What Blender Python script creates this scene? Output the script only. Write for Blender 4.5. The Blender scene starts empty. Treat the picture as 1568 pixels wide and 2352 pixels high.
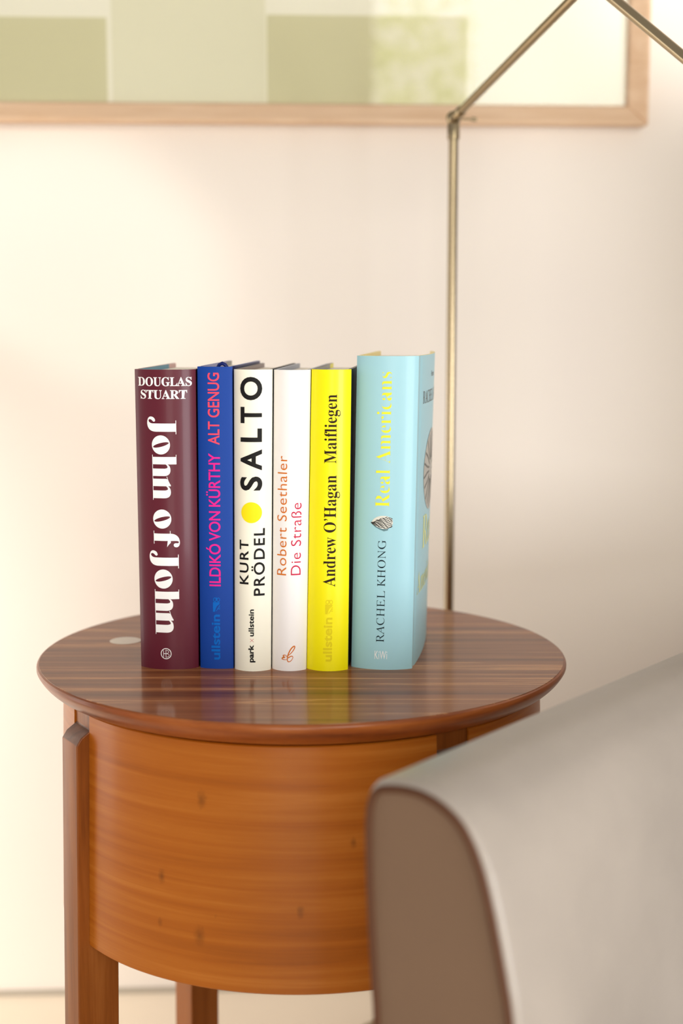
import bpy, bmesh, math, random
from mathutils import Vector, Matrix
from mathutils.geometry import tessellate_polygon
random.seed(7)
S = bpy.context.scene
COL = S.collection
PI = math.pi

# ---------------------------------------------------------------- camera
FPX, CX, CY = 3300.0, 784.0, 1176.0          # focal length and centre in pixels of the 1568x2352 frame
TZ = 0.500                                   # height of the table top
PITCH = math.radians(7.87)
CAM = Vector((0.030, -1.042, TZ + 0.248))
cd = bpy.data.cameras.new('camera'); cam = bpy.data.objects.new('camera', cd); COL.objects.link(cam)
cam.location = CAM
cam.rotation_euler = (PI / 2 - PITCH, 0, 0)
cd.sensor_fit = 'VERTICAL'; cd.sensor_height = 36.0; cd.sensor_width = 24.0
cd.lens = FPX * 36.0 / 2352.0
cd.clip_start = 0.02
cd.dof.use_dof = True
cd.dof.focus_distance = 0.985
cd.dof.aperture_fstop = cd.lens / 1000 / 0.0135
S.camera = cam
S.view_settings.view_transform = 'Standard'; S.view_settings.look = 'None'
S.view_settings.gamma = 1.0; S.view_settings.use_curve_mapping = False
S.view_settings.exposure = -0.27
S.cycles.use_denoising = True
S.cycles.max_bounces = 8

# ---------------------------------------------------------------- world and lights
W = bpy.data.worlds.new('world'); S.world = W; W.use_nodes = True
W.node_tree.nodes['Background'].inputs[0].default_value = (1.0, 0.955, 0.90, 1)
W.node_tree.nodes['Background'].inputs[1].default_value = 0.66


def area(name, loc, target, sx, sy, power, color):
    l = bpy.data.lights.new(name, 'AREA'); l.shape = 'RECTANGLE'; l.size = sx; l.size_y = sy
    l.energy = power; l.color = color
    o = bpy.data.objects.new(name, l); COL.objects.link(o); o.location = loc
    o.rotation_euler = (Vector(target) - Vector(loc)).to_track_quat('-Z', 'Y').to_euler()
    return o


def spot(name, loc, target, power, color, ang, blend, rad):
    l = bpy.data.lights.new(name, 'SPOT'); l.energy = power; l.color = color
    l.spot_size = math.radians(ang); l.spot_blend = blend; l.shadow_soft_size = rad
    o = bpy.data.objects.new(name, l); COL.objects.link(o); o.location = loc
    o.rotation_euler = (Vector(target) - Vector(loc)).to_track_quat('-Z', 'Y').to_euler()
    return o


area('window_daylight', (1.05, -3.25, 1.62), (1.05, 0.0, 1.62), 1.1, 1.1, 34, (1.0, 0.97, 0.92))
area('drum_fill_light', (-0.15, -2.75, 0.70), (0.0, 0.0, 0.45), 0.8, 1.3, 18, (1.0, 0.97, 0.92))  # unseen low fill added for the highlight on the table drum
area('left_wall_wash', (-1.35, 0.16, 0.62), (0.1, 0.52, 0.55), 0.35, 1.2, 4.5, (1.0, 0.97, 0.92))  # unseen strip light added to brighten the left of the wall
spot('left_wall_spot', (-1.2, -0.9, 1.3), (-0.25, 0.47, 0.81), 44, (1.0, 0.97, 0.91), 9.5, 0.5, 0.03)  # unseen spot added for the bright pool high on the left wall
spot('low_left_wall_spot', (-1.3, -0.1, 0.6), (-0.60, 0.48, 0.28), 85, (1.0, 0.98, 0.93), 70, 1.0, 0.1)  # unseen spot added to whiten the lower left wall
spot('right_wall_spot', (1.2, -0.6, 1.6), (0.56, 0.47, 1.20), 95, (1.0, 0.97, 0.92), 20, 0.5, 0.04)  # unseen spot added to whiten the wall at upper right
area('sofa_arm_fill_light', (1.20, -1.50, 0.50), (0.30, -0.25, 0.25), 0.7, 0.5, 23, (0.93, 0.97, 1.0))  # unseen low fill added to brighten the side of the sofa arm

# ---------------------------------------------------------------- helpers
CP, SP = math.cos(PITCH), math.sin(PITCH)


def ray(px, py):
    x = (px - CX) / FPX; y = -(py - CY) / FPX
    return Vector((x, CP + y * SP, -SP + y * CP))


def on_z(px, py, z):
    d = ray(px, py); return CAM + d * ((z - CAM.z) / d.z)


def on_y(px, py, yy):
    d = ray(px, py); return CAM + d * ((yy - CAM.y) / d.y)


def on_plane(px, py, p0, n):
    d = ray(px, py); return CAM + d * ((p0 - CAM).dot(n) / d.dot(n))


def lin(c):
    return tuple(((v / 255) / 12.92 if v / 255 <= 0.04045 else ((v / 255 + 0.055) / 1.055) ** 2.4) for v in c)


def mat(name, col, rough=0.5, metal=0.0, coat=0.0, bump=0.0, bscale=300.0, var=0.0, vscale=20.0, spec=0.5, emit=None):
    m = bpy.data.materials.new(name); m.use_nodes = True
    nt = m.node_tree; b = nt.nodes['Principled BSDF']
    c = lin(col)
    b.inputs['Base Color'].default_value = (*c, 1)
    b.inputs['Roughness'].default_value = rough; b.inputs['Metallic'].default_value = metal
    b.inputs['Coat Weight'].default_value = coat; b.inputs['Coat Roughness'].default_value = 0.12
    b.inputs['Specular IOR Level'].default_value = spec
    tc = nt.nodes.new('ShaderNodeTexCoord')
    nz = nt.nodes.new('ShaderNodeTexNoise'); nz.inputs['Scale'].default_value = vscale; nz.inputs['Detail'].default_value = 4
    nt.links.new(tc.outputs['Object'], nz.inputs['Vector'])
    mx = nt.nodes.new('ShaderNodeMix'); mx.data_type = 'RGBA'
    v = max(var, 0.01)
    mx.inputs['A'].default_value = (*[x * (1 - v) for x in c], 1)
    mx.inputs['B'].default_value = (*[min(1, x * (1 + v)) for x in c], 1)
    nt.links.new(nz.outputs['Fac'], mx.inputs['Factor']); nt.links.new(mx.outputs['Result'], b.inputs['Base Color'])
    if bump:
        n2 = nt.nodes.new('ShaderNodeTexNoise'); n2.inputs['Scale'].default_value = bscale; n2.inputs['Detail'].default_value = 3
        nt.links.new(tc.outputs['Object'], n2.inputs['Vector'])
        bp = nt.nodes.new('ShaderNodeBump'); bp.inputs['Strength'].default_value = bump; bp.inputs['Distance'].default_value = 0.001
        nt.links.new(n2.outputs['Fac'], bp.inputs['Height']); nt.links.new(bp.outputs['Normal'], b.inputs['Normal'])
    return m


def wood(name, stops, scale, rough=0.35, coat=0.3, coat_r=0.15, fine=(1, 1, 1), bump=0.15, knots=False, distort=0.6, streak=0.35, rot=0.0, spec=0.5):
    """stops: list of (pos, rgb). scale: stretch of the broad figure; fine: stretch of the fine pores."""
    m = bpy.data.materials.new(name); m.use_nodes = True
    nt = m.node_tree; N = nt.nodes; L = nt.links; b = N['Principled BSDF']
    tc = N.new('ShaderNodeTexCoord')
    mp = N.new('ShaderNodeMapping'); mp.inputs['Scale'].default_value = scale; mp.inputs['Rotation'].default_value = (0, 0, rot)
    L.new(tc.outputs['Object'], mp.inputs['Vector'])
    n1 = N.new('ShaderNodeTexNoise'); n1.inputs['Scale'].default_value = 1; n1.inputs['Detail'].default_value = 5
    n1.inputs['Distortion'].default_value = distort; n1.inputs['Roughness'].default_value = 0.55
    L.new(mp.outputs['Vector'], n1.inputs['Vector'])
    mp2 = N.new('ShaderNodeMapping'); mp2.inputs['Scale'].default_value = fine; mp2.inputs['Rotation'].default_value = (0, 0, rot)
    L.new(tc.outputs['Object'], mp2.inputs['Vector'])
    n2 = N.new('ShaderNodeTexNoise'); n2.inputs['Scale'].default_value = 1; n2.inputs['Detail'].default_value = 6
    n2.inputs['Roughness'].default_value = 0.65
    L.new(mp2.outputs['Vector'], n2.inputs['Vector'])
    mixf = N.new('ShaderNodeMath'); mixf.operation = 'MULTIPLY_ADD'
    L.new(n2.outputs['Fac'], mixf.inputs[0]); mixf.inputs[1].default_value = streak
    sub = N.new('ShaderNodeMath'); sub.operation = 'SUBTRACT'; sub.inputs[1].default_value = streak * 0.5
    L.new(n1.outputs['Fac'], sub.inputs[0]); L.new(sub.outputs[0], mixf.inputs[2])
    cr = N.new('ShaderNodeValToRGB'); cr.color_ramp.interpolation = 'LINEAR'
    el = cr.color_ramp.elements
    while len(el) < len(stops): el.new(0.5)
    for e, (p, c) in zip(el, stops):
        e.position = p; e.color = (*lin(c), 1)
    L.new(mixf.outputs[0], cr.inputs['Fac'])
    out = cr.outputs['Color']
    if knots:
        vo = N.new('ShaderNodeTexVoronoi'); vo.inputs['Scale'].default_value = 1
        mp3 = N.new('ShaderNodeMapping'); mp3.inputs['Scale'].default_value = (13, 13, 13)
        L.new(tc.outputs['Object'], mp3.inputs['Vector']); L.new(mp3.outputs['Vector'], vo.inputs['Vector'])
        kr = N.new('ShaderNodeValToRGB'); kr.color_ramp.elements[0].position = 0.02; kr.color_ramp.elements[1].position = 0.075
        kr.color_ramp.elements[0].color = (0.35, 0.3, 0.28, 1); kr.color_ramp.elements[1].color = (1, 1, 1, 1)
        L.new(vo.outputs['Distance'], kr.inputs['Fac'])
        mm = N.new('ShaderNodeMix'); mm.data_type = 'RGBA'; mm.blend_type = 'MULTIPLY'; mm.inputs['Factor'].default_value = 0.8
        L.new(out, mm.inputs['A']); L.new(kr.outputs['Color'], mm.inputs['B']); out = mm.outputs['Result']
    L.new(out, b.inputs['Base Color'])
    b.inputs['Roughness'].default_value = rough; b.inputs['Specular IOR Level'].default_value = spec
    b.inputs['Coat Weight'].default_value = coat; b.inputs['Coat Roughness'].default_value = coat_r
    bp = N.new('ShaderNodeBump'); bp.inputs['Strength'].default_value = bump; bp.inputs['Distance'].default_value = 0.0006
    L.new(n2.outputs['Fac'], bp.inputs['Height']); L.new(bp.outputs['Normal'], b.inputs['Normal'])
    return m


def mesh(name, V, F, m, parent=None, smooth=False, mi=None, sharp=35):
    me = bpy.data.meshes.new(name); me.from_pydata([tuple(v) for v in V], [], F); me.validate()
    for x in (m if isinstance(m, (list, tuple)) else [m]): me.materials.append(x)
    if mi:
        for p, i in zip(me.polygons, mi): p.material_index = i
    if smooth:
        for p in me.polygons: p.use_smooth = True
        try: me.set_sharp_from_angle(angle=math.radians(sharp))
        except Exception: pass
    o = bpy.data.objects.new(name, me); COL.objects.link(o)
    if parent: o.parent = parent
    return o


def empty(name, loc, rz=0.0):
    o = bpy.data.objects.new(name, None); COL.objects.link(o); o.location = loc; o.rotation_euler = (0, 0, rz)
    o.empty_display_size = 0.05
    return o


def tag(o, label=None, cat=None, group=None, kind=None):
    if label: o['label'] = label
    if cat: o['category'] = cat
    if group: o['group'] = group
    if kind: o['kind'] = kind
    return o


def bevel(o, w, n=3):
    md = o.modifiers.new('bevel', 'BEVEL'); md.width = w; md.segments = n; md.limit_method = 'ANGLE'
    for p in o.data.polygons: p.use_smooth = True
    try: o.data.set_sharp_from_angle(angle=math.radians(50))
    except Exception: pass
    return o


def box(name, x0, x1, y0, y1, z0, z1, m, parent=None, bev=0):
    V = [(x, y, z) for z in (z0, z1) for y in (y0, y1) for x in (x0, x1)]
    F = [(0, 2, 3, 1), (4, 5, 7, 6), (0, 1, 5, 4), (2, 6, 7, 3), (0, 4, 6, 2), (1, 3, 7, 5)]
    o = mesh(name, V, F, m, parent)
    return bevel(o, bev) if bev else o


def lathe(name, prof, m, parent=None, seg=160, smooth=True, mi=None, sharp=30):
    V = []; F = []; M = []
    n = len(prof)
    for k in range(seg):
        a = 2 * PI * k / seg
        for r, z in prof: V.append((r * math.cos(a), r * math.sin(a), z))
    for k in range(seg):
        k2 = (k + 1) % seg
        for i in range(n - 1):
            F.append((k * n + i, k2 * n + i, k2 * n + i + 1, k * n + i + 1)); M.append(mi[i] if mi else 0)
    F.append([k * n for k in range(seg)][::-1]); M.append(mi[0] if mi else 0)
    F.append([k * n + n - 1 for k in range(seg)]); M.append(mi[-1] if mi else 0)
    return mesh(name, V, F, m, parent, smooth, M, sharp)


def tube(name, pts, rads, m, parent=None, seg=20):
    """swept tube through pts with a radius per point, closed with caps"""
    V = []; F = []
    up = None
    for i, p in enumerate(pts):
        a = pts[max(i - 1, 0)]; b = pts[min(i + 1, len(pts) - 1)]
        t = (Vector(b) - Vector(a)).normalized()
        if up is None:
            up = t.orthogonal().normalized()
        up = (up - t * up.dot(t)).normalized()
        s = t.cross(up)
        for k in range(seg):
            an = 2 * PI * k / seg
            V.append(Vector(p) + (up * math.cos(an) + s * math.sin(an)) * rads[i])
    n = len(pts)
    for i in range(n - 1):
        for k in range(seg):
            k2 = (k + 1) % seg
            F.append((i * seg + k, i * seg + k2, (i + 1) * seg + k2, (i + 1) * seg + k))
    F.append(list(range(seg))[::-1]); F.append([(n - 1) * seg + k for k in range(seg)])
    return mesh(name, V, F, m, parent, True, sharp=40)


def bez(p0, p1, p2, p3, n=10):
    r = []
    for i in range(1, n + 1):
        t = i / n; u = 1 - t
        r.append((u**3 * p0[0] + 3 * u * u * t * p1[0] + 3 * u * t * t * p2[0] + t**3 * p3[0],
                  u**3 * p0[1] + 3 * u * u * t * p1[1] + 3 * u * t * t * p2[1] + t**3 * p3[1]))
    return r


# ---------------------------------------------------------------- materials
M_WALL = mat('wall_paint', (237, 227, 217), 0.9, bump=0.05, bscale=250, var=0.01, vscale=3)
M_FLOOR = mat('pale_stone_floor', (226, 210, 188), 0.55, bump=0.1, bscale=60, var=0.05, vscale=6)
M_FOOT_SHADE = mat('grey_contact_shade', (176, 165, 150), 0.8)  # grey of the contact shadow where wall meets floor
M_TOP = wood('walnut_veneer', [(0.30, (96, 50, 26)), (0.45, (128, 74, 40)), (0.585, (148, 90, 52)), (0.62, (196, 136, 86)), (0.65, (144, 86, 48))],
             (2.0, 70, 6), rough=0.5, coat=0.42, coat_r=0.13, fine=(9, 420, 20), bump=0.03, spec=0.1, streak=0.30, rot=0.03, distort=0.35)
M_RIM = wood('cherry_rim', [(0.3, (116, 54, 16)), (0.5, (150, 76, 28)), (0.7, (176, 100, 46))],
             (6, 6, 60), rough=0.4, spec=0.15, coat=0.4, coat_r=0.2, fine=(40, 40, 400), bump=0.05)
M_DRUM = wood('cherry_drum', [(0.25, (156, 82, 12)), (0.46, (174, 94, 18)), (0.60, (182, 103, 26)), (0.78, (196, 118, 42))],
              (3.0, 3.0, 120), rough=0.42, spec=0.15, coat=0.35, coat_r=0.22, fine=(14, 14, 260), bump=0.08, knots=False, streak=0.3, distort=0.5)
M_LEG = wood('cherry_leg', [(0.3, (112, 56, 14)), (0.5, (140, 76, 24)), (0.7, (160, 94, 40))],
             (34, 34, 4), rough=0.42, spec=0.15, coat=0.25, coat_r=0.25, fine=(420, 420, 14), bump=0.08)
M_ENDG = wood('end_grain', [(0.3, (70, 36, 18)), (0.6, (104, 58, 32))], (60, 60, 60), rough=0.5, coat=0.1, fine=(500, 500, 500))
M_WHITE = mat('white_inlay', (236, 226, 210), 0.45)
M_BRASS = mat('aged_brass', (158, 142, 114), 0.22, metal=1.0, var=0.06, vscale=30)
M_OAK = wood('blond_oak', [(0.3, (214, 176, 140)), (0.7, (232, 200, 168))], (6, 60, 60), rough=0.5, coat=0.1, fine=(20, 400, 400), bump=0.1)
M_LEATHER = mat('taupe_leather', (162, 151, 141), 0.40, bump=0.35, bscale=140, var=0.22, vscale=12, coat=0.0)
M_LEATHER2 = mat('taupe_leather_panel', (118, 92, 72), 0.5, bump=0.2, bscale=160, var=0.08, vscale=8)
M_PIPE = mat('brown_piping', (88, 56, 38), 0.7, bump=0.1, spec=0.2)
M_PAGE = wood('paper_pages', [(0.3, (238, 226, 208)), (0.7, (252, 244, 232))], (900, 3, 3), rough=0.9, coat=0, fine=(2500, 5, 5), bump=0.05)
M_BLACK = mat('black_ink', (24, 22, 22), 0.6, spec=0.2)
M_GLASS = bpy.data.materials.new('picture_glass'); M_GLASS.use_nodes = True
_n = M_GLASS.node_tree.nodes; _l = M_GLASS.node_tree.links; _n.remove(_n['Principled BSDF'])
_t = _n.new('ShaderNodeBsdfTransparent'); _g = _n.new('ShaderNodeBsdfGlossy'); _g.inputs['Roughness'].default_value = 0.0
_f = _n.new('ShaderNodeFresnel'); _f.inputs['IOR'].default_value = 1.30; _m = _n.new('ShaderNodeMixShader')
_l.new(_f.outputs[0], _m.inputs[0]); _l.new(_t.outputs[0], _m.inputs[1]); _l.new(_g.outputs[0], _m.inputs[2])
_l.new(_m.outputs[0], _n['Material Output'].inputs['Surface'])

def on_drum(px, py):
    d = ray(px, py); o_ = CAM - Vector((0.0012, -0.0018, 0)); R_ = 0.1765
    a = d.x**2 + d.y**2; b_ = 2 * (o_.x * d.x + o_.y * d.y); c_ = o_.x**2 + o_.y**2 - R_**2
    t_ = (-b_ - math.sqrt(b_ * b_ - 4 * a * c_)) / (2 * a)
    return o_ + d * t_


def add_knots(m, pts, rad):
    nt = m.node_tree; N = nt.nodes; L = nt.links; b = N['Principled BSDF']
    src = b.inputs['Base Color'].links[0].from_socket
    tc = N.new('ShaderNodeTexCoord'); ns = N.new('ShaderNodeTexNoise'); ns.inputs['Scale'].default_value = 320
    L.new(tc.outputs['Object'], ns.inputs['Vector'])
    for p, rr in zip(pts, rad):
        mp = N.new('ShaderNodeVectorMath'); mp.operation = 'SUBTRACT'; mp.inputs[1].default_value = p
        L.new(tc.outputs['Object'], mp.inputs[0])
        sc_ = N.new('ShaderNodeVectorMath'); sc_.operation = 'MULTIPLY'; sc_.inputs[1].default_value = (1, 1, .55)
        L.new(mp.outputs[0], sc_.inputs[0])
        ln = N.new('ShaderNodeVectorMath'); ln.operation = 'LENGTH'; L.new(sc_.outputs[0], ln.inputs[0])
        wob = N.new('ShaderNodeMath'); wob.operation = 'MULTIPLY_ADD'; wob.inputs[1].default_value = rr * 1.2
        L.new(ns.outputs['Fac'], wob.inputs[0]); L.new(ln.outputs['Value'], wob.inputs[2])
        mr = N.new('ShaderNodeMapRange'); mr.inputs['From Min'].default_value = rr * .8; mr.inputs['From Max'].default_value = rr * 2.2
        mr.inputs['To Min'].default_value = 0.6; mr.inputs['To Max'].default_value = 1.0
        L.new(wob.outputs[0], mr.inputs['Value'])
        mx = N.new('ShaderNodeVectorMath'); mx.operation = 'SCALE'
        L.new(src, mx.inputs[0]); L.new(mr.outputs[0], mx.inputs['Scale']); src = mx.outputs[0]
    L.new(src, b.inputs['Base Color'])


add_knots(M_DRUM, [tuple(on_drum(*q)) for q in ((461, 1838), (372, 2012), (370, 2117), (460, 2148), (690, 2095), (812, 1936), (496, 2104))],
          [.0026, .0020, .0015, .0028, .0018, .0016, .0008])

# ---------------------------------------------------------------- room
# local frame of the wall: slightly turned, its right side a little farther off
WY = 0.478
YAW = math.radians(2.8)
wall_root_m = Matrix.Translation((0.0, WY, 0.0)) @ Matrix.Rotation(YAW, 4, 'Z')
WN = wall_root_m.to_3x3() @ Vector((0, -1, 0))
WP = Vector((0.0, WY, 0.0))


def wall_uv(px, py, off=0.0):
    """pixel -> local wall coordinates (x along the wall, z up) on a plane 'off' in front of it"""
    p = on_plane(px, py, WP + WN * off, WN)
    q = wall_root_m.inverted() @ p
    return q.x, q.z


w = box('wall_back', -2.4, 2.4, 0, 0.1, -0.02, 2.6, M_WALL); w.matrix_world = wall_root_m; tag(w, kind='structure')
f = box('floor', -2.4, 2.4, -3.6, 0.55, -0.1, 0.0, M_FLOOR); tag(f, kind='structure')
t = box('wall_foot_shade', -2.4, 2.4, -0.004, 0.0, 0.0, 0.006, M_FOOT_SHADE); t.matrix_world = wall_root_m; tag(t, kind='structure')  # thin grey strip stands in for the contact shadow along the wall foot

# the window behind the camera, through which the daylight comes
wx0, wx1, wz0, wz1, wyy = 0.50, 1.60, 1.10, 2.15, -3.2
wr = empty('window_1', (0, 0, 0)); tag(wr, kind='structure')
M_SASH = mat('white_sash', (236, 232, 224), 0.4)
for a in ((wx0 - .06, wx0, wz0 - .06, wz1 + .06), (wx1, wx1 + .06, wz0 - .06, wz1 + .06)):
    box('window_frame', a[0], a[1], wyy - .03, wyy + .03, a[2], a[3], M_SASH, wr)
for a in ((wx0, wx1, wz0 - .06, wz0), (wx0, wx1, wz1, wz1 + .06)):
    box('window_frame', a[0], a[1], wyy - .03, wyy + .03, a[2], a[3], M_SASH, wr)
box('wall_front_low', -2.4, 2.4, wyy - .08, wyy - .031, 0, wz0 - .06, M_WALL)['kind'] = 'structure'
bpy.data.objects['wall_front_low'].name = 'wall_front'
M_LEAF = bpy.data.materials.new('garden_leaves'); M_LEAF.use_nodes = True
_n = M_LEAF.node_tree.nodes; _l = M_LEAF.node_tree.links; _n.remove(_n['Principled BSDF'])
_t = _n.new('ShaderNodeBsdfTranslucent'); _t.inputs['Color'].default_value = (0.72, 0.80, 0.34, 1)
_l.new(_t.outputs[0], _n['Material Output'].inputs['Surface'])
V = []; F = []
for i in range(300):
    c = Vector((random.uniform(wx0, wx0 + .36), wyy - .02 + random.uniform(-.02, .0), random.uniform(wz0, wz1)))
    r = random.uniform(.010, .022); a = random.uniform(0, PI)
    k = len(V)
    for q in range(6):
        V.append(c + Vector((math.cos(a + q * PI / 3) * r * (1.0 if q % 3 else 1.6), random.uniform(-.004, .004), math.sin(a + q * PI / 3) * r * (1.0 if q % 3 else 1.6))))
    F.append(tuple(range(k, k + 6)))
lf = mesh('hedge_leaves', V, F, M_LEAF)
tag(lf, 'green garden leaves outside the window, mirrored in the picture glass', 'leaves', kind='stuff')

# ---------------------------------------------------------------- round side table
TR = 0.1930
table = empty('side_table', (0.0012, -0.0018, 0))
tag(table, 'round wooden side table with walnut top and curved cherry drum body', 'table')
prof = [(0.0, TZ - 0.0165), (0.179, TZ - 0.0165), (0.1805, TZ - 0.0160)]
for i in range(1, 13):
    a = i / 12
    prof.append((0.1805 + (TR - 0.1805) * (.6 * a + .4 * math.sin(a * PI / 2)), TZ - 0.0160 + 0.0122 * (.6 * a + .4 * (1 - math.cos(a * PI / 2)))))
prof += [(TR, TZ - 0.0022), (TR - 0.0006, TZ - 0.0010), (TR - 0.0016, TZ - 0.0004)]
lathe('tabletop', prof, M_RIM, table, 200)
lathe('top_veneer', [(0.0, TZ - 0.0005), (TR - 0.0018, TZ - 0.0005), (TR - 0.0020, TZ)], M_TOP, table, 200)
p = on_z(285.5, 1470.5, TZ)
inl = lathe('round_inlay', [(0.0, -0.0003), (0.0118, -0.0003), (0.0120, 0.0001), (0.0117, 0.0003)], M_WHITE, table, 48)
inl.location = (p.x, p.y, TZ); tag(inl, 'small white round inlay')

ZT, ZB = TZ - 0.0190, TZ - 0.181
RT, RB = 0.1745, 0.1785
LEGS = [-58.0, 35.3, 125.0, -146.0]          # azimuth of each leg from the camera direction, positive to the right
HALF = math.degrees(0.0135 / 0.176)


def polar(r, deg):
    a = math.radians(deg)
    return (r * math.sin(a), -r * math.cos(a))


order = sorted(LEGS)
for i in range(4):
    a0 = order[i] + HALF; a1 = order[(i + 1) % 4] - HALF
    if a1 < a0: a1 += 360
    n = 56; V = []; F = []
    for k in range(n + 1):
        d = a0 + (a1 - a0) * k / n
        for (r, z) in ((RB, ZB + .0008), (RB - .0006, ZB), (RB - .009, ZB), (RT - .009, ZT), (RT - .0008, ZT), (RT, ZT - .0008)):
            x, y = polar(r, d); V.append((x, y, z))
    m_ = 6
    for k in range(n):
        for j in range(m_):
            j2 = (j + 1) % m_
            F.append((k * m_ + j, k * m_ + j2, (k + 1) * m_ + j2, (k + 1) * m_ + j))
    F.append(tuple(range(m_))[::-1]); F.append(tuple(n * m_ + j for j in range(m_)))
    mesh('curved_panel', V, F, M_DRUM, table, True, sharp=30)
for d in LEGS:
    r0, r1 = 0.1535, 0.1835
    # outline (radius, height) seen from the side: the outer strip stops short of the top with a chamfer
    out = [(r0, 0), (r1, 0), (r1, TZ - .0395), (r1 - .0035, TZ - .0345), (r1 - .0105, TZ - .0300), (r1 - .0105, TZ - .0165), (r0, TZ - .0165)]
    er = Vector((*polar(1, d), 0)); et = Vector((math.cos(math.radians(d)), math.sin(math.radians(d)), 0))
    V = []
    for s in (-1, 1):
        for r, z in out: V.append(er * (r + 0.009 * max(0, (TZ - .04 - z)) / TZ) + et * (0.0133 * s) + Vector((0, 0, z)))
    n = len(out)
    F = [tuple(range(n)), tuple(range(n, 2 * n))[::-1]] + [(i, i + n, (i + 1) % n + n, (i + 1) % n) for i in range(n)]
    mi = [0, 0] + [1 if i in (2, 3) else 0 for i in range(n)]
    lg = mesh('leg', V, F, [M_LEG, M_ENDG], table, mi=mi)
    bm = bmesh.new(); bm.from_mesh(lg.data); bmesh.ops.recalc_face_normals(bm, faces=bm.faces); bm.to_mesh(lg.data); bm.free()
    bevel(lg, 0.0009, 3)
M_DARK = mat('dark_wood_inside', (60, 34, 18), 0.7)
lathe('drum_floor', [(0.0, ZB + .004), (0.150, ZB + .004), (0.150, ZB + .012), (0.0, ZB + .012)], M_DARK, table, 64)
lathe('inner_collar', [(0.140, ZT - .02), (0.1525, ZT - .02), (0.1525, TZ - .0168), (0.140, TZ - .0168)], M_DARK, table, 64)

# ---------------------------------------------------------------- books
def bulge_y(b, s):
    s = max(-1, min(1, s))
    return -b * (1 - s * s) ** 0.85


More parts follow.
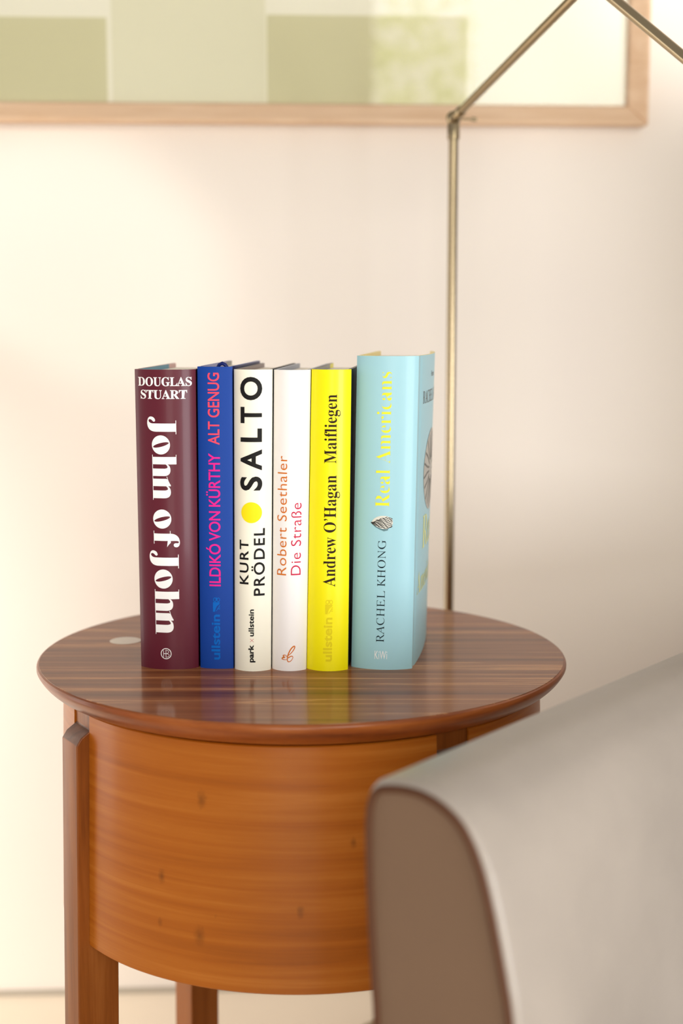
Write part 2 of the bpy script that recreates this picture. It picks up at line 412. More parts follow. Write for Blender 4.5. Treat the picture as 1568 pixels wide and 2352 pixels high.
class Book:
    def __init__(self, label, tl, tr, bl, br, ybl, ytop, yaw, depth, bulge, spine, left, right, rim, inner, inner2=None,
                 bow=(0, 0), page_drop=0.0032, rough=0.4, joint=0.0007):
        yaw = math.radians(yaw)
        P = on_z(bl, ybl, TZ)
        ex = Vector((math.cos(yaw), -math.sin(yaw), 0)); ey = Vector((math.sin(yaw), math.cos(yaw), 0))
        # front plane of the spine corners
        R = on_plane(br, 1533, P, ey); R = self.hit(br, TZ, P, ex, ey)
        top = on_plane((tl + tr) / 2, ytop, P, ey)
        self.H = top.z - TZ
        TL = self.hit(tl, top.z, P, ex, ey); TRr = self.hit(tr, top.z, P, ex, ey)
        wb = (R - P).dot(ex)
        self.O = P + ex * (wb / 2); self.O.z = TZ
        self.b = (-wb / 2, wb / 2)
        self.t = ((TL - self.O).dot(ex), (TRr - self.O).dot(ex))
        self.ex, self.ey, self.bulge, self.d = ex, ey, bulge, depth
        self.root = empty('book', self.O, -yaw)
        tag(self.root, label, 'book', 'hardback books in a row on the side table')
        self.bow = bow
        bm_, tm_ = bow
        BT = 0.0024
        # closed outline in (s-side, inset, y): outer run then inner run
        ns = 28
        outer = []; omat = []
        side = [depth * k / 10 for k in range(10, 0, -1)]
        def joint_in(y): return joint * math.exp(-((y - .007) / .003) ** 2)
        for y in side: outer.append((-1, joint_in(y), y, y / depth))
        for y in (.0105, .0085, .007, .0055, .0035): outer.append((-1, joint_in(y), y, y / depth))
        nl = len(outer)
        for k in range(ns + 1):
            s = -1 + 2 * k / ns
            outer.append((s, 0, bulge_y(bulge, s), 0))
        nsn = len(outer)
        for y in (.0035, .0055, .007, .0085, .0105): outer.append((1, joint_in(y), y, y / depth))
        for y in side[::-1]: outer.append((1, joint_in(y), y, y / depth))
        n = len(outer)
        V = []; F = []; MI = []
        inn = []
        for i, (s, ins, y, q) in enumerate(outer):
            if i < nl: inn.append((s, BT, y, q))
            elif i < nsn: inn.append((s, BT * min(1, abs(s) * 1.0), y * (1.0) + BT * 0.7 + 0.0004, q))
            else: inn.append((s, BT, y, q))
        for z, (xl, xr), bw in ((0.0, self.b, bm_), (self.H, self.t, tm_)):
            for run in (outer, inn):
                for (s, ins, y, q) in run:
                    xc, hw = (xl + xr) / 2, (xr - xl) / 2
                    x = xc + s * hw
                    x -= math.copysign(1, s) * ins if s else 0
                    if s == 1: x += 4 * bw * q * (1 - q)
                    V.append((x, y, z))
        B = 0; I = n; TO = 2 * n; TI = 3 * n
        for i in range(n - 1):
            F.append((B + i, B + i + 1, TO + i + 1, TO + i))
            MI.append(1 if i < nl - 1 else (0 if i < nsn else 2))
            yy = inn[i][2]
            F.append((I + i + 1, I + i, TI + i, TI + i + 1)); MI.append(5 if (inner2 and yy > depth * 0.82) else 4)
            F.append((TO + i, TO + i + 1, TI + i + 1, TI + i)); MI.append(3)
            F.append((B + i + 1, B + i, I + i, I + i + 1)); MI.append(3)
        for e in (0, n - 1):
            F.append((B + e, TO + e, TI + e, I + e)); MI.append(3)
        ms = [spine, left, right, rim, inner, inner2 or inner]
        self.cover = mesh('dust_jacket', V, F, ms, self.root, True, MI, sharp=40)
        bmx = bmesh.new(); bmx.from_mesh(self.cover.data); bmesh.ops.recalc_face_normals(bmx, faces=bmx.faces); bmx.to_mesh(self.cover.data); bmx.free()
        # page block
        pd = page_drop; V = []
        z0, z1 = .0030, self.H - pd
        prof = []
        for k in range(13):
            s = -1 + 2 * k / 12
            prof.append((s, bulge_y(bulge * .8, s) + .0045))
        prof += [(1, depth - .004)] + [(1 - k / 3, depth - .004 - .002 * math.sin(PI * k / 6)) for k in range(1, 6)] + [(-1, depth - .004)]
        for z in (z0, z1):
            g = z / self.H
            xl = self.b[0] + (self.t[0] - self.b[0]) * g + BT + .0003
            xr = self.b[1] + (self.t[1] - self.b[1]) * g - BT - .0003
            for s, y in prof: V.append(((xl + xr) / 2 + s * (xr - xl) / 2, y, z))
        m_ = len(prof)
        F = [tuple(range(m_))[::-1], tuple(range(m_, 2 * m_))] + [(i, (i + 1) % m_, (i + 1) % m_ + m_, i + m_) for i in range(m_)]
        mesh('page_block', V, F, M_PAGE, self.root)

    @staticmethod
    def hit(px, z, P, ex, ey):
        """point at height z on the vertical plane through P (along ex) whose picture column is px"""
        # CAM + t*d with d from column px: (x', z free) -> solve for position a along ex
        # column condition: (Q-CAM).x / depth = (px-CX)/FPX, depth = dot with view axis
        k = (px - CX) / FPX
        A = Vector((P.x - CAM.x, P.y - CAM.y, z - CAM.z)); f = Vector((0, CP, -SP))
        # (A + a ex).x = k * (A + a ex).f
        a = (k * A.dot(f) - A.x) / (ex.x - k * ex.dot(f))
        q = P + ex * a; q.z = z
        return q

    def st(self, px, py):
        """picture point on the spine -> (s in -1..1 across the width, height z)"""
        q = on_plane(px, py, self.O - self.ey * self.bulge * 0.8, self.ey)
        z = q.z - TZ; x = (q - self.O).dot(self.ex)
        g = z / self.H
        xl = self.b[0] + (self.t[0] - self.b[0]) * g; xr = self.b[1] + (self.t[1] - self.b[1]) * g
        return (2 * x - xl - xr) / (xr - xl), z

    def place(self, s, z, lift=0.00018):
        g = z / self.H
        xl = self.b[0] + (self.t[0] - self.b[0]) * g; xr = self.b[1] + (self.t[1] - self.b[1]) * g
        return ((xl + xr) / 2 + s * (xr - xl) / 2, bulge_y(self.bulge, s) - lift, z)

    def decal(self, name, V2, F2, bx, m, rot='up', lift=0.00018, bbox=None):
        """V2: flat outline points; fitted into picture box bx=(x0,y0,x1,y1) on the spine and wrapped round it.
        rot: 'up' reads bottom to top, 'down' reads top to bottom, 'flat' level"""
        xs = [v[0] for v in V2]; ys = [v[1] for v in V2]
        if bbox: u0, v0, u1, v1 = bbox
        else: u0, v0, u1, v1 = min(xs), min(ys), max(xs), max(ys)
        x0, y0, x1, y1 = bx; cy = (y0 + y1) / 2; cx = (x0 + x1) / 2
        sL = self.st(x0, cy)[0]; sR = self.st(x1, cy)[0]
        zT = self.st(cx, y0)[1]; zB = self.st(cx, y1)[1]
        bm = bmesh.new()
        vs = []
        for (x, y) in V2:
            u = (x - u0) / (u1 - u0); v = (y - v0) / (v1 - v0)
            if rot == 'up': s = sR + (sL - sR) * v; z = zB + (zT - zB) * u
            elif rot == 'down': s = sL + (sR - sL) * v; z = zT + (zB - zT) * u
            else: s = sL + (sR - sL) * u; z = zB + (zT - zB) * v
            vs.append(bm.verts.new((s, 0, z)))
        for fa in F2:
            try: bm.faces.new([vs[i] for i in fa])
            except ValueError: pass
        k = -0.96
        while k < 0.97:
            bmesh.ops.bisect_plane(bm, geom=bm.verts[:] + bm.edges[:] + bm.faces[:], plane_co=(k, 0, 0), plane_no=(1, 0, 0), dist=1e-6)
            k += 0.12
        for v in bm.verts: v.co = Vector(self.place(v.co.x, v.co.z, lift))
        for fc in bm.faces:
            fc.normal_update()
            if fc.normal.y > 0: fc.normal_flip()
            fc.smooth = True
        me = bpy.data.meshes.new(name); bm.to_mesh(me); bm.free(); me.materials.append(m)
        o = bpy.data.objects.new(name, me); COL.objects.link(o); o.parent = self.root
        return o


def serif(s):
    return ''.join(chr(0x1D400 + ord(c) - 65) if 'A' <= c <= 'Z' else chr(0x1D41A + ord(c) - 97) if 'a' <= c <= 'z' else c for c in s)


def italic(s):
    return ''.join(chr(0x1D434 + ord(c) - 65) if 'A' <= c <= 'Z' else c for c in s)


def sansb(s):
    return ''.join(chr(0x1D5D4 + ord(c) - 65) if 'A' <= c <= 'Z' else chr(0x1D5EE + ord(c) - 97) if 'a' <= c <= 'z' else c for c in s)


def sansr(s):
    return ''.join(chr(0x1D5A0 + ord(c) - 65) if 'A' <= c <= 'Z' else chr(0x1D5BA + ord(c) - 97) if 'a' <= c <= 'z' else c for c in s)


def text2d(s, offset=0.0, spacing=1.0, shear=0.0, word=1.0):
    c = bpy.data.curves.new('t', 'FONT'); c.body = s; c.size = 1; c.offset = offset
    c.space_character = spacing; c.space_word = word; c.resolution_u = 5
    o = bpy.data.objects.new('t', c); COL.objects.link(o)
    bpy.context.view_layer.update()
    me = bpy.data.meshes.new_from_object(o)
    V = [(v.co.x - shear * v.co.y, v.co.y) for v in me.vertices]; F = [tuple(p.vertices) for p in me.polygons]
    bpy.data.objects.remove(o); bpy.data.curves.remove(c); bpy.data.meshes.remove(me)
    return V, F


def fill(*loops):
    """flat shape with holes"""
    V = [p for l in loops for p in l]
    tri = tessellate_polygon([[Vector((x, y, 0)) for x, y in l] for l in loops])
    return V, [tuple(t) for t in tri]


def join2d(*parts):
    V = []; F = []
    for v, f_ in parts:
        k = len(V); V += v; F += [tuple(i + k for i in q) for q in f_]
    return V, F


def shift(p, dx, dy=0, sx=1, sy=1):
    return [(x * sx + dx, y * sy + dy) for x, y in p[0]], p[1]


def ell(cx, cy, rx, ry, rot=0, n=36, rev=False):
    r = []
    for k in range(n):
        a = 2 * PI * k / n; x = rx * math.cos(a); y = ry * math.sin(a)
        r.append((cx + x * math.cos(rot) - y * math.sin(rot), cy + x * math.sin(rot) + y * math.cos(rot)))
    return r[::-1] if rev else r


def stroke(pts, w):
    """ribbon along pts, width w (number or list)"""
    V = []; F = []
    for i, p in enumerate(pts):
        a = pts[max(0, i - 1)]; b = pts[min(len(pts) - 1, i + 1)]
        dx, dy = b[0] - a[0], b[1] - a[1]; l = math.hypot(dx, dy) or 1
        h = (w[i] if isinstance(w, list) else w) / 2
        V += [(p[0] - dy / l * h, p[1] + dx / l * h), (p[0] + dy / l * h, p[1] - dx / l * h)]
    for i in range(len(pts) - 1): F.append((2 * i, 2 * i + 1, 2 * i + 3, 2 * i + 2))
    return V, F


def rect(x0, y0, x1, y1):
    return [(x0, y0), (x1, y0), (x1, y1), (x0, y1)], [(0, 1, 2, 3)]


# heavy display letters with hairline serifs, one x-height = 1
def gl_J():
    o = [(.39, 1.34), (.39, .02)]
    o += bez(o[-1], (.37, -.16), (.27, -.22), (.20, -.20), 8)
    o += bez(o[-1], (.13, -.17), (.14, -.05), (.24, .03), 6)
    o += bez(o[-1], (.33, .10), (.30, .20), (.20, .19), 6)
    o += bez(o[-1], (.08, .17), (.0, .06), (.0, -.07), 6)
    o += bez(o[-1], (.0, -.22), (.18, -.29), (.36, -.29), 6)
    o += bez(o[-1], (.66, -.29), (.855, -.12), (.855, .22), 10)
    o += [(.855, 1.34)]
    return join2d(fill(o), rect(.22, 1.33, 1.0, 1.365))


def gl_o():
    return fill(ell(.54, .5, .54, .52), ell(.54, .5, .108, .465, math.radians(15), rev=True))


def arch(x0, x1, x2):
    """right-hand arch from stem edge x0, heavy stem x1..x2"""
    o = [(x0 - .06, .66)]
    o += bez(o[-1], (x0, .84), (x1 - .04, .96), (x1 - .02, .80), 8)
    o += [(x1, .72), (x1, .0), (x2, .0), (x2, .66)]
    o += bez(o[-1], (x2, .92), (x2 - .14, 1.03), (x2 - .34, 1.03), 8)
    o += bez(o[-1], (x1 - .16, 1.03), (x0 - .02, .90), (x0 - .06, .72), 8)
    return fill(o)


def gl_h():
    return join2d(rect(.10, 0, .52, 1.36), rect(-.02, 1.33, .2, 1.36), rect(-.02, 0, .64, .03), arch(.52, .76, 1.18), rect(.64, 0, 1.28, .03))


def gl_n():
    flag = fill([(-.02, .80), (.12, .85), (.10, .62), (.52, .62), (.52, 1.03), (.46, 1.03)] + bez((.46, 1.03), (.3, .93), (.12, .86), (-.02, .84), 6))
    return join2d(rect(.10, 0, .52, .8), flag, rect(-.02, 0, .64, .03), arch(.52, .76, 1.20), rect(.64, 0, 1.30, .03))


def gl_f():
    o = [(.16, 0), (.16, .95)]
    o += bez(o[-1], (.16, 1.25), (.34, 1.46), (.66, 1.46), 8)
    o += bez(o[-1], (.86, 1.46), (.95, 1.36), (.93, 1.24), 6)
    o += bez(o[-1], (.91, 1.10), (.72, 1.08), (.70, 1.22), 6)
    o += bez(o[-1], (.69, 1.30), (.74, 1.40), (.64, 1.41), 6)
    o += bez(o[-1], (.56, 1.40), (.57, 1.25), (.57, 1.0), 6)
    o += [(.57, 0)]
    bar = fill([(0, .96), (0, .93), (.16, .93), (.57, .80), (.92, .76)] + bez((.92, .76), (.80, .84), (.72, .90), (.68, .97), 4) + [(.5, .97)])
    return join2d(fill(o), bar, rect(.0, 0, .74, .03))


def paint(name, c, rough=0.40, coat=0.08): return mat(name, c, rough, coat=0.0 if name.endswith('ink') else coat, bump=0.0, spec=0.1 if name.endswith('ink') else 0.3)


M_REDS = paint('burgundy_jacket', (94, 24, 42)); M_BLUE = paint('blue_cloth', (0, 62, 156), 0.6, 0.02); M_BLUEI = paint('deep_blue', (4, 28, 100))
M_CREAM = paint('cream_jacket', (253, 249, 232)); M_WHITEJ = paint('white_jacket', (250, 246, 246)); M_YEL = paint('yellow_jacket', (255, 242, 0))
M_LB = paint('light_blue_jacket', (164, 210, 222)); M_BLK = paint('black_jacket', (16, 18, 22)); M_BLKP = mat('black_photo_jacket', (34, 38, 40), 0.4, var=0.9, vscale=90)
M_TEAL = paint('teal_flap', (60, 140, 172)); M_PINK = paint('pink_endpaper', (214, 170, 166)); M_LILAC = paint('lilac_flap', (150, 152, 200))
M_TAUPE = paint('grey_brown_flap', (136, 118, 118)); M_GREY = paint('blue_grey_flap', (152, 160, 178)); M_GREYW = paint('grey_flap', (150, 150, 146))
M_PYEL = paint('pale_yellow_endpaper', (250, 232, 150))
I_WHITE = paint('white_ink', (252, 250, 250)); I_PINK = paint('pink_ink', (240, 40, 150)); I_RED = paint('coral_ink', (244, 78, 104))
I_MBLUE = paint('mid_blue_ink', (10, 104, 200)); I_YEL = paint('yellow_ink', (255, 232, 30)); I_ORG = paint('orange_ink', (216, 116, 34))
I_CRIM = paint('crimson_ink', (204, 34, 76)); I_OCH = paint('ochre_ink', (232, 214, 30)); I_LYEL = paint('soft_yellow_ink', (252, 240, 60))
I_GREY = paint('grey_ink', (110, 108, 104)); I_NAVY = paint('dark_slate_ink', (20, 36, 44)); I_BRN = paint('brown_black_ink', (50, 34, 22))

Y5 = 5.5
# --- burgundy
b1 = Book('burgundy hardback with big white lettering read downwards, leftmost in the row', 309, 449, 324.5, 456, 1529.5, 848, Y5, .125, .0085,
          M_REDS, M_REDS, M_BLK, M_REDS, M_TEAL, M_PINK)
b1.decal('author_lettering', *text2d(serif('DOUGLAS'), 0.008, 0.96), (314, 866, 437.5, 887), I_WHITE, 'flat')
b1.decal('author_lettering', *text2d(serif('STUART'), 0.008, 0.96), (321, 895.5, 428, 916.5), I_WHITE, 'flat')
XH = 40.5
# box of each letter: (x of baseline, y of its left side)
for g, y0, bx, adv in ((gl_J, 956.5, 349.5, 0), (gl_o, 999.5, 350, 0), (gl_h, 1045, 350.5, 0), (gl_n, 1095, 351.5, 0),
                       (gl_o, 1169.5, 353, 0), (gl_f, 1218.5, 353.8, 0),
                       (gl_J, 1264, 355.3, 0), (gl_o, 1307, 356, 0), (gl_h, 1354, 356.6, 0), (gl_n, 1403, 357.8, 0)):
    V2, F2 = g(); k = 40.6
    xs = [v[0] for v in V2]; ys = [v[1] for v in V2]
    b1.decal('title_lettering', V2, F2, (bx + min(ys) * k, y0 + min(xs) * k, bx + max(ys) * k, y0 + max(xs) * k), I_WHITE, 'down')
hb = join2d(fill(ell(0, 0, 1, 1), ell(0, 0, .87, .87, rev=True)), rect(-.52, -.62, -.44, .62), rect(-.07, -.74, .01, .74), rect(-.45, -.05, .1, .05),
            stroke([(.03, .62)] + bez((.03, .62), (.62, .66), (.62, .02), (.03, .02), 10), .07),
            stroke([(.03, .0)] + bez((.03, .0), (.74, .02), (.74, -.66), (.03, -.62), 10), .07))
b1.decal('publisher_mark', *hb, (370.4, 1487.5, 395, 1512.5), I_WHITE, 'flat', bbox=(-1, -1, 1, 1))

# --- blue
b2 = Book('slim deep blue hardback with pink and coral capitals', 453, 533.5, 460.5, 536, 1533, 842, Y5, .125, .0026,
          M_BLUE, M_BLUEI, M_BLUEI, M_BLUE, M_LILAC, M_GREYW, joint=0.0014)
b2.decal('title_lettering', *text2d('ALT GENUG', 0.012, 0.98), (477, 856, 504, 1021.5), I_RED, 'up')
b2.decal('author_lettering', *text2d('ILDIKÓ VON KÜRTHY', 0.012, 0.98, word=0.8), (472.8, 1041, 506.5, 1346), I_PINK, 'up')


def owl():
    P = [fill(ell(.80, .72, .15, .22), ell(.80, .72, .09, .13, rev=True)), fill(ell(.80, .24, .15, .22), ell(.80, .24, .09, .13, rev=True)),
         fill([(.66, .5), (.95, .42), (.95, .58)])]
    body = [(.64, .96)] + bez((.64, .96), (.5, 1.0), (.2, .95), (0, .98), 6) + [(0, .70)] + bez((0, .70), (.2, .6), (.3, .55), (.40, .40), 6) + [(.5, .12), (.64, .04)]
    P.append(fill(body))
    for k in range(3):
        P.append(stroke([(.05 + k * .12, .56 - k * .16), (.22 + k * .12, .28 - k * .12), (.20 + k * .10, .02)], .06))
    return join2d(*P)


b2.decal('publisher_mark', *owl(), (489, 1372, 506, 1405), I_MBLUE, 'up')
b2.decal('publisher_lettering', *text2d('ullstein', 0.024, 1.0), (485.5, 1411, 506, 1514.5), I_MBLUE, 'up')
rb = b2.place(.38, b2.H); tube('ribbon_bookmark', [(rb[0] - .004, .004, rb[2] - .002), (rb[0] - .002, .003, rb[2] + .0012), (rb[0], .003, rb[2] + .0022), (rb[0] + .002, .003, rb[2] + .0012), (rb[0] + .004, .004, rb[2] - .002)], [.0013] * 5, M_BLUEI, b2.root, 10)

# --- cream
b3 = Book('cream white hardback with heavy black capitals and a yellow dot', 537, 625, 539, 621.4, 1535.5, 848, Y5, .125, .0070,
          M_CREAM, M_CREAM, M_BLK, M_BLK, M_TAUPE)
for ch, ya, yb in (('O', 865.5, 919), ('T', 934.6, 972), ('L', 984, 1015), ('A', 1032, 1080), ('S', 1094, 1126.5)):
    o_ = .028
    b3.decal('title_lettering', *text2d(ch, o_), (551 if ch in 'OS' else 552, ya, 602 if ch in 'OS' else 601.3, yb), M_BLACK, 'up')
b3.decal('yellow_dot', *fill(ell(0, 0, 1, 1, n=48)), (553.8, 1153, 601.5, 1201), I_YEL, 'flat')
b3.decal('author_lettering', *text2d('KURT', 0.016, 1.18), (549.8, 1240, 571.5, 1341.5), M_BLACK, 'up')
b3.decal('author_lettering', *text2d('PRÖDEL', 0.016, 1.18), (578, 1213, 607.5, 1368), M_BLACK, 'up')
b3.decal('publisher_lettering', *text2d('park', 0.034, 1.0), (570.8, 1479.7, 587, 1520.5), M_BLACK, 'up')
b3.decal('publisher_lettering', *text2d('ullstein', 0.024, 1.0), (571.3, 1398.8, 583.8, 1460.8), M_BLACK, 'up')
b3.decal('publisher_mark', *join2d(stroke([(0, 0), (1, 1)], .08), stroke([(0, 1), (1, 0)], .08)), (574.5, 1466, 583.5, 1474), I_CRIM, 'up')

# --- white
b4 = Book('plain white hardback with thin orange and crimson letters', 629, 713, 624.6, 703, 1535, 849, Y5, .125, .0070,
          M_WHITEJ, M_WHITEJ, M_BLK, M_GREY, M_GREY)
b4.decal('author_lettering', *text2d('Robert Seethaler', -0.006, 1.06), (636, 1047, 659, 1320.7), I_ORG, 'up')
b4.decal('title_lettering', *text2d('Die Straße', -0.006, 1.06), (669, 1155, 691, 1320.7), I_CRIM, 'up')
eb = join2d(stroke([(.36, .42)] + bez((.36, .42), (.1, .48), (.0, .36), (.25, .30), 8) + bez((.25, .30), (-.1, .26), (-.05, .10), (.40, .16), 8), [.03 + .05 * math.sin(i / 16 * PI) for i in range(17)]),
            stroke([(.30, .34)] + bez((.30, .34), (.7, .45), (1.05, .95), (.92, 1.0), 10) + bez((.92, 1.0), (.72, 1.0), (.42, .5), (.42, .18), 10)
                   + bez((.42, .18), (.42, -.05), (.62, -.02), (.76, .16), 8) + bez((.76, .16), (.92, .38), (.74, .46), (.48, .26), 8),
                   [.035 + .045 * abs(math.sin(i / 9)) for i in range(37)]))
b4.decal('publisher_mark', *eb, (647, 1482, 678, 1520), I_ORG, 'flat')

# --- yellow
b5 = Book('bright yellow hardback with black serif letters', 715.5, 806.5, 704.5, 798.5, 1535, 848, Y5, .125, .0070,
          M_YEL, M_YEL, M_BLKP, M_BLK, M_GREYW, M_YEL)
b5.decal('title_lettering', *text2d(serif('Maifliegen'), -0.004), (745.5, 906, 781.5, 1064), I_BRN, 'up')
b5.decal('author_lettering', *text2d(serif('Andrew O\u2019Hagan'), -0.004), (743.5, 1091.5, 779.5, 1347), I_BRN, 'up')
b5.decal('publisher_mark', *owl(), (747.5, 1377, 765, 1410), I_OCH, 'up')
b5.decal('publisher_lettering', *text2d('ullstein', 0.024, 1.0), (742.5, 1417.5, 763, 1518.5), I_OCH, 'up')

# --- light blue
b6 = Book('thick light blue hardback, tallest and rightmost, with a seashell on its spine', 820, 962, 806.5, 945.5, 1530.5, 817, 8.0, .125, .0068,
          M_LB, M_LB, M_LB, M_PYEL, M_PYEL, bow=(.0026, .0052))
b6.decal('title_lettering', *text2d(serif('Real Americans'), -0.017, 0.98), (864.5, 854, 897.5, 1164.5), I_LYEL, 'up')
b6.decal('author_lettering', *text2d(italic('RACHEL KHONG'), -0.006, 1.02, shear=0.26), (866, 1240, 884.5, 1474), I_NAVY, 'up')
b6.decal('publisher_lettering', *text2d('KiWi', 0.0, 1.05), (860.5, 1494, 889, 1513), I_WHITE, 'flat')
I_SH = paint('shell_print', (226, 224, 214)); I_DK = paint('shell_lines', (52, 50, 48))
sh = [(0, .46)] + bez((0, .46), (.08, .78), (.28, 1.0), (.55, 1.0), 10) + bez((.55, 1.0), (.85, 1.0), (1.02, .78), (1.0, .45), 8) + bez((1.0, .45), (.97, .15), (.8, .0), (.62, .0), 8) + bez((.62, .0), (.4, .02), (.15, .25), (0, .42), 8)
I_SHD = paint('printed_shell_shade', (96, 132, 140))
b6.decal('shell_shade', *fill([(.02, .40), (.3, .2), (.6, .06), (.8, .02), (.78, -.12), (.6, -.2), (.4, -.06), (.2, .12)]), (853.5, 1203, 892, 1219.5), I_SHD, 'flat', lift=.00010)
b6.decal('shell_print', *fill(sh), (852.5, 1184, 902.5, 1214.5), I_SH, 'flat', bbox=(0, 0, 1, 1))
L = []
for k in range(9):
    t0 = k / 8.0
    pts = []
    for i in range(25):
        q = i / 24
        # rib from the hinge at the left fanning to the right rim
        ang = (-0.85 + 1.7 * t0)
        x = q * .97
        env = math.sin(min(1, q * 1.05) * PI * .5)
        y = .42 + (t0 - .45) * .98 * env * (1 - .15 * q) + .035 * math.sin(q * 26 + k * 1.7)
        inside = (1 - ((x - .55) / .52) ** 2)
        lim = .5 * math.sqrt(max(0, inside))
        y = max(.49 - lim * .95, min(.49 + lim * .95, y))
        pts.append((x, y))
    L.append(stroke(pts, [.008 + .050 * abs(math.sin(i * .9 + k)) for i in range(25)]))
b6.decal('shell_lines', *join2d(*L), (852.5, 1184, 902.5, 1214.5), I_DK, 'flat', lift=.00026, bbox=(0, 0, 1, 1))

# front cover of the light blue book, seen at a slant: print on the bowed board
def cover_decal(name, V2, F2, y0, y1, z0, z1, m, lift=0.0002):
    bk = b6; xs = [v[0] for v in V2]; ys = [v[1] for v in V2]
    u0, u1, v0, v1 = min(xs), max(xs), min(ys), max(ys)
    bm = bmesh.new(); vs = [bm.verts.new((y0 + (x - u0) / (u1 - u0) * (y1 - y0), 0, z0 + (y - v0) / (v1 - v0) * (z1 - z0))) for x, y in V2]
    for fa in F2:
        try: bm.faces.new([vs[i] for i in fa])
        except ValueError: pass
    k = y0
    while k < y1:
        bmesh.ops.bisect_plane(bm, geom=bm.verts[:] + bm.edges[:] + bm.faces[:], plane_co=(k, 0, 0), plane_no=(1, 0, 0), dist=1e-6); k += .006
    for v in bm.verts:
        y, z = v.co.x, v.co.z; g = z / bk.H; q = y / bk.d
        bw = bk.bow[0] + (bk.bow[1] - bk.bow[0]) * g
        xr = bk.b[1] + (bk.t[1] - bk.b[1]) * g + 4 * bw * q * (1 - q)
        v.co = (xr + lift, y, z)
    for fc in bm.faces:
        fc.normal_update()
        if fc.normal.x < 0: fc.normal_flip()
    me = bpy.data.meshes.new(name); bm.to_mesh(me); bm.free(); me.materials.append(m)
    o = bpy.data.objects.new(name, me); COL.objects.link(o); o.parent = bk.root
    return o


H6 = b6.H; I_PYEL = paint('pale_yellow_ink', (226, 228, 150))
cover_decal('author_lettering', *text2d(italic('RACHEL KHONG'), 0.0, 1.0, shear=0.26), .016, .112, H6 - .034, H6 - .025, I_GREY)
cover_decal('title_lettering', *text2d(serif('Real'), -0.012), .030, .108, .080, .104, I_PYEL)
cover_decal('title_lettering', *text2d(serif('Americans'), -0.012), .012, .116, .050, .066, I_PYEL)
cover_decal('shell_print', *fill(ell(0, 0, 1, 1)), .026, .112, .105, .165, paint('grey_shell_print', (176, 172, 164)))
cover_decal('shell_lines', *join2d(*[stroke([(math.sin(a) * .9 * k / 7, .1 * math.sin(k + a * 9) * .2 + math.cos(a) * .9 * k / 7) for k in range(2, 8)], .05) for a in [i * .33 for i in range(19)]]), .028, .110, .107, .163, I_GREY, .0003)
cover_decal('small_lettering', *text2d('Roman'), .050, .070, H6 - .016, H6 - .012, I_GREY)

# ---------------------------------------------------------------- brass floor lamp
lamp = empty('floor_lamp', (0, 0, 0))
tag(lamp, 'slim aged brass floor lamp with jointed arms behind the side table', 'lamp')
LY = CAM.y + 1.335
pt = on_y(1041.5, 272, LY)
lx, lz = pt.x, pt.z
lamp.location = (lx, LY, 0)
def Lp(px, py, yy):
    q = on_y(px, py, yy); return Vector((q.x - lx, q.y - LY, q.z))
tube('base', [(0, 0, .0), (0, 0, .012), (0, 0, .014), (0, 0, .016)], [.11, .11, .108, .004], M_BRASS, lamp, 64)
tube('pole', [(0, 0, .01), (0, 0, lz - .004)], [.0044, .0044], M_BRASS, lamp, 32)
tube('collar', [(0, 0, lz - .0190), (0, 0, lz - .0185), (0, 0, lz - .006), (0, 0, lz - .0035)], [.0046, .0056, .0056, .0044], M_BRASS, lamp, 32)
J0 = Vector((0, 0, lz))
J1 = Lp(1356, -46, CAM.y + 1.13)
J2 = Lp(1700, 240, CAM.y + 1.03)
d1 = (J1 - J0).normalized()
# knuckle: ball with side discs and a wing screw
def ball(name, c, r, m, parent, sx=1.0):
    bm = bmesh.new(); bmesh.ops.create_uvsphere(bm, u_segments=24, v_segments=14, radius=r)
    for v in bm.verts: v.co = Vector((v.co.x * sx, v.co.y, v.co.z)) + Vector(c)
    for q in bm.faces: q.smooth = True
    me = bpy.data.meshes.new(name); bm.to_mesh(me); bm.free(); me.materials.append(m)
    o = bpy.data.objects.new(name, me); COL.objects.link(o); o.parent = parent
    return o
ball('knuckle', J0, .0068, M_BRASS, lamp)
ball('knuckle_pin', J0 + Vector((.0, -.0062, 0)), .0022, M_BRASS, lamp)
tube('arm_socket', [J0, J0 + d1 * .004, J0 + d1 * .016, J0 + d1 * .017], [.0040, .0046, .0046, .0038], M_BRASS, lamp, 24)
tube('wing_screw', [J0 + Vector((.006, 0, -.0005)), J0 + Vector((.016, .0, -.0008)), J0 + Vector((.0165, 0, -.0008)), J0 + Vector((.021, 0, -.001))], [.0009, .0009, .0022, .0016], M_BRASS, lamp, 12)
tube('arm', [J0 + d1 * .015, J1], [.0037, .0037], M_BRASS, lamp, 32)
tube('knuckle', [J1 + Vector((0, -.007, 0)), J1 + Vector((0, -.0065, 0)), J1 + Vector((0, .0065, 0)), J1 + Vector((0, .007, 0))], [.007, .008, .008, .007], M_BRASS, lamp, 32)
tube('arm', [J1, J2], [.0040, .0040], M_BRASS, lamp, 32)
d2 = (J2 - J1).normalized()
tube('lamp_shade', [J2, J2 + d2 * .02, J2 + d2 * .05, J2 + d2 * .09], [.008, .018, .03, .045], M_BRASS, lamp, 40)

# ---------------------------------------------------------------- framed picture
pic = empty('framed_picture', (0, 0, 0))
tag(pic, 'large framed pale green artwork in blond oak frame hanging on the wall', 'picture')
pic.matrix_world = wall_root_m
FD = .022
xr, zb = wall_uv(1483, 290, FD * .6)
x_in, z_in = wall_uv(1440, 242, FD * .6)
FW = (xr - x_in + z_in - zb) / 2
x_l = xr - 1.15; z_t = zb + 0.80


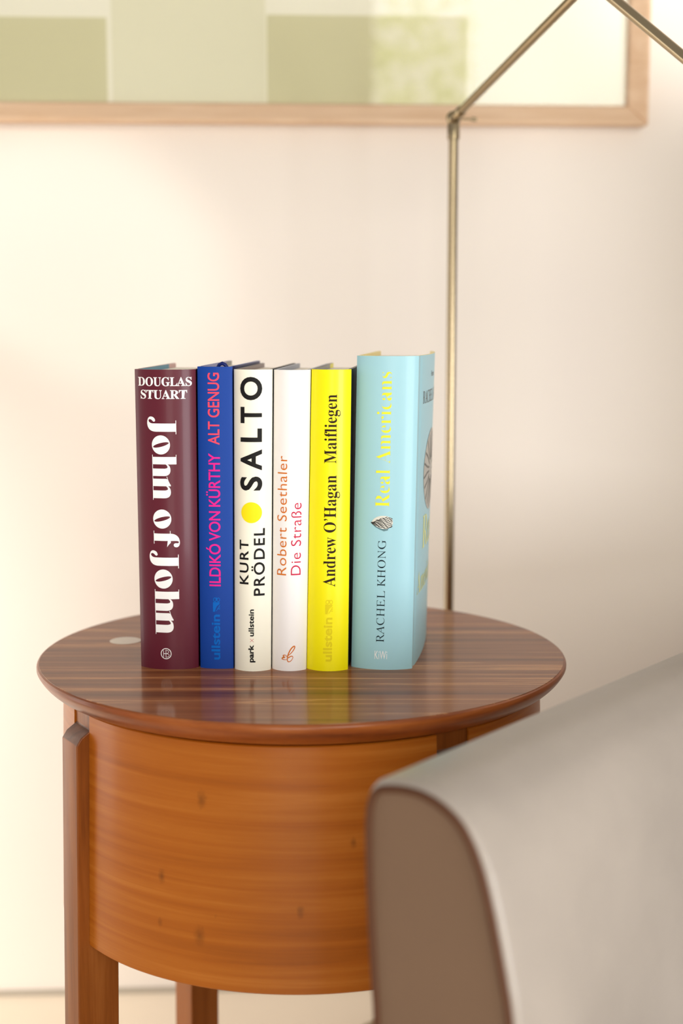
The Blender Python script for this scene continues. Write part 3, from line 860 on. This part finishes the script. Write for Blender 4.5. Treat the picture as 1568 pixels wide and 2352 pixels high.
def frame_bar(p0, p1, inward):
    """mitred moulding from p0 to p1 (outer corners), inward = direction to the opening; (x,z) pairs"""
    P = [(0.0, 0.0), (0.0, FD), (.10, FD + .001), (.22, FD), (.30, FD - .0015), (.92, FD - .006), (1.0, FD - .010), (1.0, 0.0)]
    dx, dz = p1[0] - p0[0], p1[1] - p0[1]; l = math.hypot(dx, dz); dx /= l; dz /= l
    V = []
    for end, sg in ((p0, 1), (p1, -1)):
        for (a, h) in P:
            k = a * FW
            V.append((end[0] + inward[0] * k + dx * sg * k, -h - .0005, end[1] + inward[1] * k + dz * sg * k))
    n = len(P)
    F = [(i, (i + 1) % n, (i + 1) % n + n, i + n) for i in range(n)] + [tuple(range(n)), tuple(range(n, 2 * n))]
    o = mesh('frame_rail', V, F, M_OAK, pic)
    bm = bmesh.new(); bm.from_mesh(o.data); bmesh.ops.recalc_face_normals(bm, faces=bm.faces); bm.to_mesh(o.data); bm.free()
    return bevel(o, .0012, 2)


frame_bar((x_l, zb), (xr, zb), (0, 1)); frame_bar((x_l, z_t), (xr, z_t), (0, -1))
frame_bar((xr, zb), (xr, z_t), (-1, 0)); frame_bar((x_l, zb), (x_l, z_t), (1, 0))
M_ART = mat('pale_cream_print', (242, 237, 216), 0.8, var=0.02, vscale=3)
M_ART2 = mat('soft_olive_print', (212, 206, 166), 0.8, var=0.03, vscale=3)
M_ART3 = mat('pale_green_print', (230, 225, 196), 0.8, var=0.03, vscale=3)
ip = .001
box('print', x_l + FW * .9, xr - FW * .9, -.006, -.003, zb + FW * .9, z_t - FW * .9, M_ART, pic)
def blk(px0, px1, py, m, nm='colour_block', o=.0064):
    a = wall_uv(px0, py, .006); b_ = wall_uv(px1, 232, .006)
    x0 = max(a[0], x_l + FW * .92)
    box(nm, x0, b_[0], -o, -.0059, zb + FW * .95, a[1], m, pic)
blk(-400, 248, 34, M_ART2); blk(612, 1070, 34, M_ART2); blk(250, 610, -200, M_ART3)
box('glass_pane', x_l + FW * .93, xr - FW * .93, -.0105, -.0085, zb + FW * .93, z_t - FW * .93, M_GLASS, pic)

# ---------------------------------------------------------------- leather sofa, its arm in the foreground
A0 = on_plane(900, 1790, CAM + Vector((0, .66, 0)), Vector((0, 1, 0)))
A0.z = 0
ad = Vector((.62, .785, 0)).normalized()      # along the arm, away from the camera to the right
an = Vector((ad.y, -ad.x, 0))                  # across the arm, to the right
sofa = empty('sofa', (A0.x, A0.y, 0), math.atan2(ad.y, ad.x))
tag(sofa, 'taupe leather sofa, its rounded arm in the near right corner', 'sofa')
left_px = [(866, 2352), (860, 2240), (852, 2080), (848, 1950), (848, 1880), (853, 1835), (866, 1806), (888, 1794)]
right_px = [(925, 1795), (975, 1810), (1020, 1840), (1058, 1882), (1088, 1935), (1112, 2000), (1132, 2080), (1150, 2170), (1166, 2260), (1180, 2352)]
left_px = [(x - 15, y - 2) for x, y in left_px]; right_px = [(x + 9 * min(1, k / 3), y - 2) for k, (x, y) in enumerate(right_px)]
outl = []
for px, py in left_px + right_px:
    q = on_plane(px, py, A0, ad) - A0
    outl.append((q.dot(an), q.z))
v0, z0_ = outl[0]; v1, z1_ = outl[-1]
sl = (outl[-1][0] - outl[-3][0]) / (outl[-3][1] - outl[-1][1])
NB = 8
lft = [(v0, .06 + (z0_ - .06) * k / NB) for k in range(NB)]
rgt = [(v1 + sl * .6 * (z1_ - .06) * (1 - (1 - k / NB) ** 2) * .5, z1_ + (.06 - z1_) * k / NB) for k in range(1, NB + 1)]
outl = lft + outl + rgt
# local frame: x along the arm, y to its left side (= -an)
def crv(pts, n=4):
    r = []
    for i in range(len(pts) - 1):
        p0 = pts[max(i - 1, 0)]; p1 = pts[i]; p2 = pts[i + 1]; p3 = pts[min(i + 2, len(pts) - 1)]
        for k in range(n):
            t_ = k / n
            r.append(tuple(.5 * ((2 * p1[j]) + (-p0[j] + p2[j]) * t_ + (2 * p0[j] - 5 * p1[j] + 4 * p2[j] - p3[j]) * t_ ** 2 + (-p0[j] + 3 * p1[j] - 3 * p2[j] + p3[j]) * t_ ** 3) for j in (0, 1)))
    return r + [pts[-1]]
sm = crv(outl, 5)
cv = sum(p_[0] for p_ in sm) / len(sm)
def inset(k):
    r = []
    for i, (v, z) in enumerate(sm):
        a = sm[max(i - 1, 0)]; b_ = sm[min(i + 1, len(sm) - 1)]
        dv, dz = b_[0] - a[0], b_[1] - a[1]; l = math.hypot(dv, dz)
        r.append((v + dz / l * k, z - dv / l * k))
    return r
n = len(sm)
LEN = 0.84
# wrap-around cover of the arm
V = []; F = []
secs = [(.0012, .0046), (.0006, .0038), (.0009, .0022), (.0022, .0008), (.0048, .0)] + [(.006 + (LEN - .006) * k / 14, 0) for k in range(1, 15)]
for (xx, k) in secs:
    for v, z in inset(k): V.append((xx, -v, z))
for s in range(len(secs) - 1):
    for i in range(n - 1): F.append((s * n + i, s * n + i + 1, (s + 1) * n + i + 1, (s + 1) * n + i))
F.append([(len(secs) - 1) * n + i for i in range(n)])
o = mesh('arm_cover', V, F, M_LEATHER, sofa, True, sharp=60)
# front panel, slightly domed
ins = [(.0042, .003), (.0046, .0008), (.0060, -.0002)]
V = []; F = []
for k, xo in ins:
    for v, z in inset(k): V.append((xo, -v, z))
for s in range(len(ins) - 1):
    for i in range(n - 1): F.append((s * n + i, (s + 1) * n + i, (s + 1) * n + i + 1, s * n + i + 1))
F.append([(len(ins) - 1) * n + i for i in range(n)][::-1])
fp = mesh('front_panel', V, F, M_LEATHER2, sofa, True, sharp=60)
fp.data.polygons[len(fp.data.polygons) - 1].use_smooth = False
tube('seam_piping', [(-.0005, -v, z) for v, z in inset(.0044)], [.0019] * n, M_PIPE, sofa, 10)
lo = min(p_[0] for p_ in outl); hi = max(p_[0] for p_ in outl)
box('backrest', LEN - .20, LEN - .02, -1.5, -hi + .0, .10, .96, M_LEATHER, sofa, .03)
box('seat_cushion', .02, LEN - .19, -1.5, -hi - .012, .18, .335, M_LEATHER, sofa, .03)
box('seat_base', .03, LEN - .05, -1.5, -hi - .006, .07, .18, M_LEATHER2, sofa, .01)
for (fx, fv) in ((.06, lo + .03), (.06, hi - .03), (LEN - .06, lo + .03), (LEN - .06, hi - .03)):
    tube('foot', [(fx, -fv, .0), (fx, -fv, .07)], [.014, .018], M_DARK, sofa, 20)
